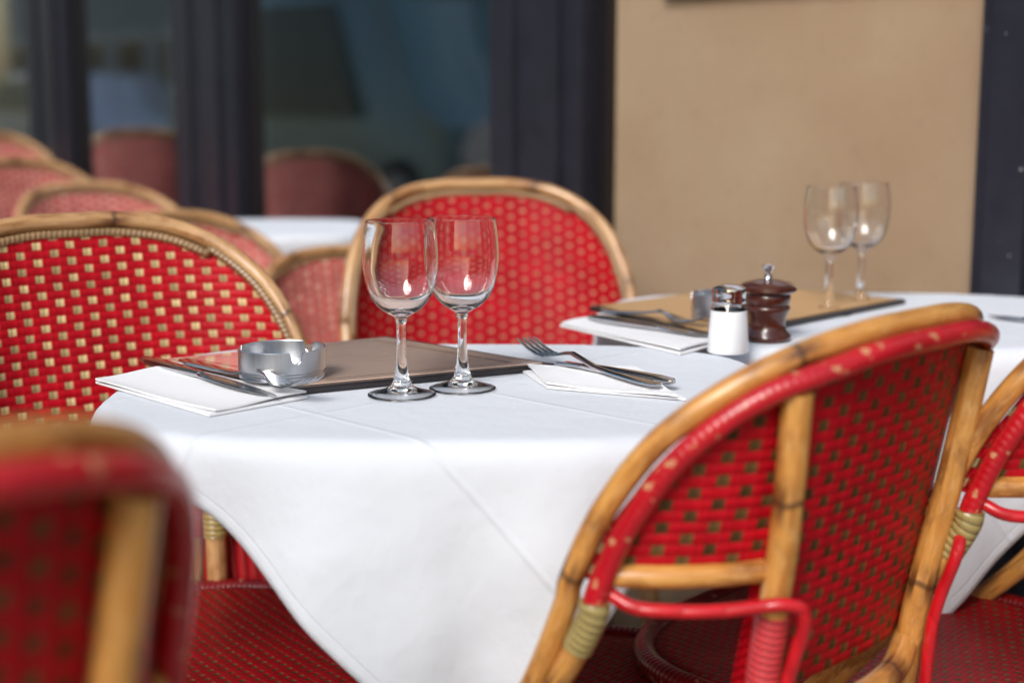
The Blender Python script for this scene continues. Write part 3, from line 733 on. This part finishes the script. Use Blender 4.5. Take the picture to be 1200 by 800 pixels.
# dim room behind the glass
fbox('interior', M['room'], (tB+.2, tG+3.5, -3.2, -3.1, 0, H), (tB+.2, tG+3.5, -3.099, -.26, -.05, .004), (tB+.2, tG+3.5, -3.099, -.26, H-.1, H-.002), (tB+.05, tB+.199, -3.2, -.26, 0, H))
mb = MB()
for (a, b) in ((tE+.10, tE+.24), (tE+.46, tE+.56)):
    for k in range(6): x0 = a+(b-a)*k/6; mb.box(x0, x0+(b-a)/6*.9, -.058-.01*(k % 2), -.045-.01*(k % 2), .3, 2.3, M_=FM)
mb.build('curtain', M['curtain'], fac, smooth=False)
za = CZ+(115-12)/F*3.9; zb_ = CZ+(115-46)/F*3.9
fbox('valance', M['valance'], (tE+.02, tF-.02, -.043, -.036, zb_, za))
# dark bottom edge of a frame hung on the beige wall
mb = MB(); t0, t1 = wt(1150), wt(785)
sg = empty('wall_sign', (0, 0, 0)); tag(sg, 'dark framed sign on the beige wall, only its lower edge in view at the top', 'sign')
def pz(px, py):
    t_ = wt(px); q = W0+WD*t_; return CZ+(115-py)/F*q.y*1.0
zl = pz(785, 3)+.012
mb = MB(); mb.box(t0, t1, .002, .03, zl, zl+.5, M_=FM); mb.build('frame', M['frame_black'], sg, smooth=False)
mb = MB(); mb.box(t0+.03, t1-.03, .0305, .033, zl+.03, zl+.47, M_=FM); mb.build('panel', M['valance'], sg, smooth=False)

# ------------------------------------------------------------------ ground, street, far side
def sheet(name, mat, x0, x1, y0, y1, z, nrm=True):
    mb = MB(); v = [FM @ Vector((x, y, z)) for x, y in ((x0, y0), (x1, y0), (x1, y1), (x0, y1))]
    mb.add(v, [(0, 1, 2, 3)]); o = mb.build(name, mat, None, smooth=False); return tag(o, kind='structure')
sheet('ground', M['asphalt'], -200, 200, -200, 200, -.13)
fb = MB(); fb.box(-60, 60, -.3, 5.0, -.12, 0, M_=FM); tag(fb.build('pavement', M['pavement'], None, smooth=False), kind='structure')
kb = MB(); kb.box(-60, 60, 5.002, 5.2, -.12, .003, M_=FM); tag(kb.build('kerb', M['kerb'], None, smooth=False), kind='structure')
fb = MB(); fb.box(-60, 60, 13.2, 16.0, -.12, 0, M_=FM); tag(fb.build('opposite_pavement', M['pavement'], None, smooth=False), kind='structure')
def building(lab, x0, x1, y0, hgt):
    root = empty('apartment_building'); tag(root, lab, 'building', 'buildings across the street')
    mb = MB(); mb.box(x0, x1, y0, y0+9, 0, hgt, M_=FM); mb.build('wall', M['stone'], root, smooth=False)
    mb = MB(); mb.box(x0, x1, y0+.4, y0+8.6, hgt+.001, hgt+2.2, M_=FM); mb.build('roof', M['zinc'], root, smooth=False)
    for fl in range(5):
        n = int((x1-x0)/2.2)
        for k in range(n):
            xc = x0+(k+.5)*(x1-x0)/n; z = 1.0+fl*3.1 if fl else .4; w = .55 if fl else .9
            mb = MB(); mb.box(xc-w, xc+w, y0-.05, y0+.02, z, z+2.2, M_=FM)
            wn = mb.build('window', M['white_paint'], root, smooth=False)
            mb = MB(); mb.box(xc-w+.08, xc+w-.08, y0-.054, y0-.0505, z+.08, z+2.12, M_=FM); mb.build('pane', M['car_glass'], wn, smooth=False)
building('pale stone building across the street mirrored in the shop window', -8, 5.8, 16, 8)
building('taller pale stone building farther along the street opposite', 6, 22, 16.3, 9)
building('stone building at the far end of the street opposite', 22.4, 44, 16, 8.5)
def car(lab, x, y, paint, L=4.1, Hh=1.45, van=False):
    root = empty('parked_car', FM @ Vector((x, y, -.125)), math.atan2(WD.y, WD.x)); tag(root, lab, 'car', 'cars parked at the kerb')
    if van: prof = [(-L/2, .35), (-L/2+.03, .9), (-L/2+.5, 1.1), (-L/2+1.1, Hh-.1), (-L/2+1.5, Hh), (L/2-.1, Hh), (L/2, Hh-.2), (L/2, .35)]
    else: prof = [(-L/2, .35), (-L/2+.05, .7), (-L/2+.3, .82), (-L/2+1.15, .95), (-L/2+1.75, Hh-.06), (-L/2+2.2, Hh), (L/2-1.2, Hh-.04), (L/2-.35, 1.0), (L/2-.03, .9), (L/2, .6), (L/2, .35)]
    n = len(prof); v = []; f = []
    secs = [(-.84, .0), (-.78, 1.), (.78, 1.), (.84, .0)]
    for yy, q in secs:
        for (a, z) in prof:
            zz = z if q else z*.97; ins = .10*max(0, (z-.9))
            v.append((a*(1 if q else .985), yy-math.copysign(ins, yy), zz))
    for i in range(3):
        for k in range(n): f.append((i*n+k, i*n+(k+1) % n, (i+1)*n+(k+1) % n, (i+1)*n+k))
    f.append(tuple(range(n-1, -1, -1))); f.append(tuple(3*n+k for k in range(n)))
    mb = MB(); mb.add(v, f); mb.build('body', paint, root, bevel=0)
    for s_ in (-1, 1):
        zt = Hh-.12; x0 = -L/2+1.35; x1 = L/2-.75
        q = [(x0, .97), (x0+.5, zt), (x1-.25, zt), (x1+.15, .97)]
        yv = lambda z: s_*(.846-.10*max(0, z-.9))
        vv = [(a, yv(z)+s_*.012, z) for a, z in q]+[(a, yv(z)-s_*.02, z) for a, z in q]
        mb = MB(); mb.add(vv, [(0, 1, 2, 3), (7, 6, 5, 4)]+[(i, (i+1) % 4, 4+(i+1) % 4, 4+i) for i in range(4)]); mb.build('side_window', M['car_glass'], root, smooth=False)
        for xx in (-L/2+.75, L/2-.8):
            mb = MB(); mb.lathe([(.0, 0), (.2, 0), (.3, .02), (.315, .1), (.3, .18), (.0, .2)], 28)
            w = mb.build('wheel', M['tyre'], root); w.rotation_euler = (R(90), 0, 0); w.location = (xx, (.87 if s_ > 0 else -.67), .315)
            mb = MB(); mb.lathe([(.0, 0), (.19, 0), (.185, .012), (.0, .02)], 24)
            r_ = mb.build('rim', M['grey_paint'], w); r_.location = (0, 0, .2 if s_ < 0 else -.02)
        mb = MB(); mb.box(-L/2-.01, -L/2+.1, s_*.62-.13, s_*.62+.13, .62, .76); mb.build('headlight', M['lamp_glass'], root, smooth=False)
car('pale silver hatchback parked at the kerb, mirrored in the shop window', 6.2, 6.3, M['white_paint'])
car('teal van parked behind the silver hatchback, mirrored in the shop window', 11.0, 6.4, M['teal_paint'], 5.0, 2.1, True)
car('silver hatchback parked farthest along the kerb', 16.8, 6.3, M['grey_paint'])
car('silver hatchback parked at the kerb nearest the camera side', .4, 6.3, M['grey_paint'])

# ------------------------------------------------------------------ light
w = bpy.data.worlds.new('World'); sc.world = w; w.use_nodes = True
nt = w.node_tree; nt.nodes.clear(); bg = nt.nodes.new('ShaderNodeBackground'); ow = nt.nodes.new('ShaderNodeOutputWorld')
sky = nt.nodes.new('ShaderNodeTexSky'); sky.sky_type = 'NISHITA'; sky.sun_disc = False
SE, SA = R(36), R(205)      # elevation, azimuth clockwise from +Y
sky.sun_elevation = SE; sky.sun_rotation = SA; sky.air_density = 1.6; sky.dust_density = 2.0; sky.ozone_density = 1.0
bg.inputs[1].default_value = .15
nt.links.new(sky.outputs[0], bg.inputs[0]); nt.links.new(bg.outputs[0], ow.inputs[0])
sd = bpy.data.lights.new('sun', 'SUN'); sd.energy = 4.3; sd.angle = R(28); sd.color = (1, .985, .96)
so = bpy.data.objects.new('sun', sd); COL.objects.link(so)
dirv = Vector((math.sin(SA)*math.cos(SE), math.cos(SA)*math.cos(SE), math.sin(SE)))
so.rotation_euler = dirv.to_track_quat('Z', 'Y').to_euler()

sc.render.engine = 'CYCLES'; sc.cycles.use_denoising = True
sc.cycles.sample_clamp_indirect = 0; sc.cycles.blur_glossy = .2
sc.cycles.max_bounces = 16; sc.cycles.transmission_bounces = 14; sc.cycles.glossy_bounces = 6; sc.cycles.transparent_max_bounces = 12
sc.view_settings.view_transform = 'Standard'; sc.view_settings.look = 'None'; sc.view_settings.exposure = 0
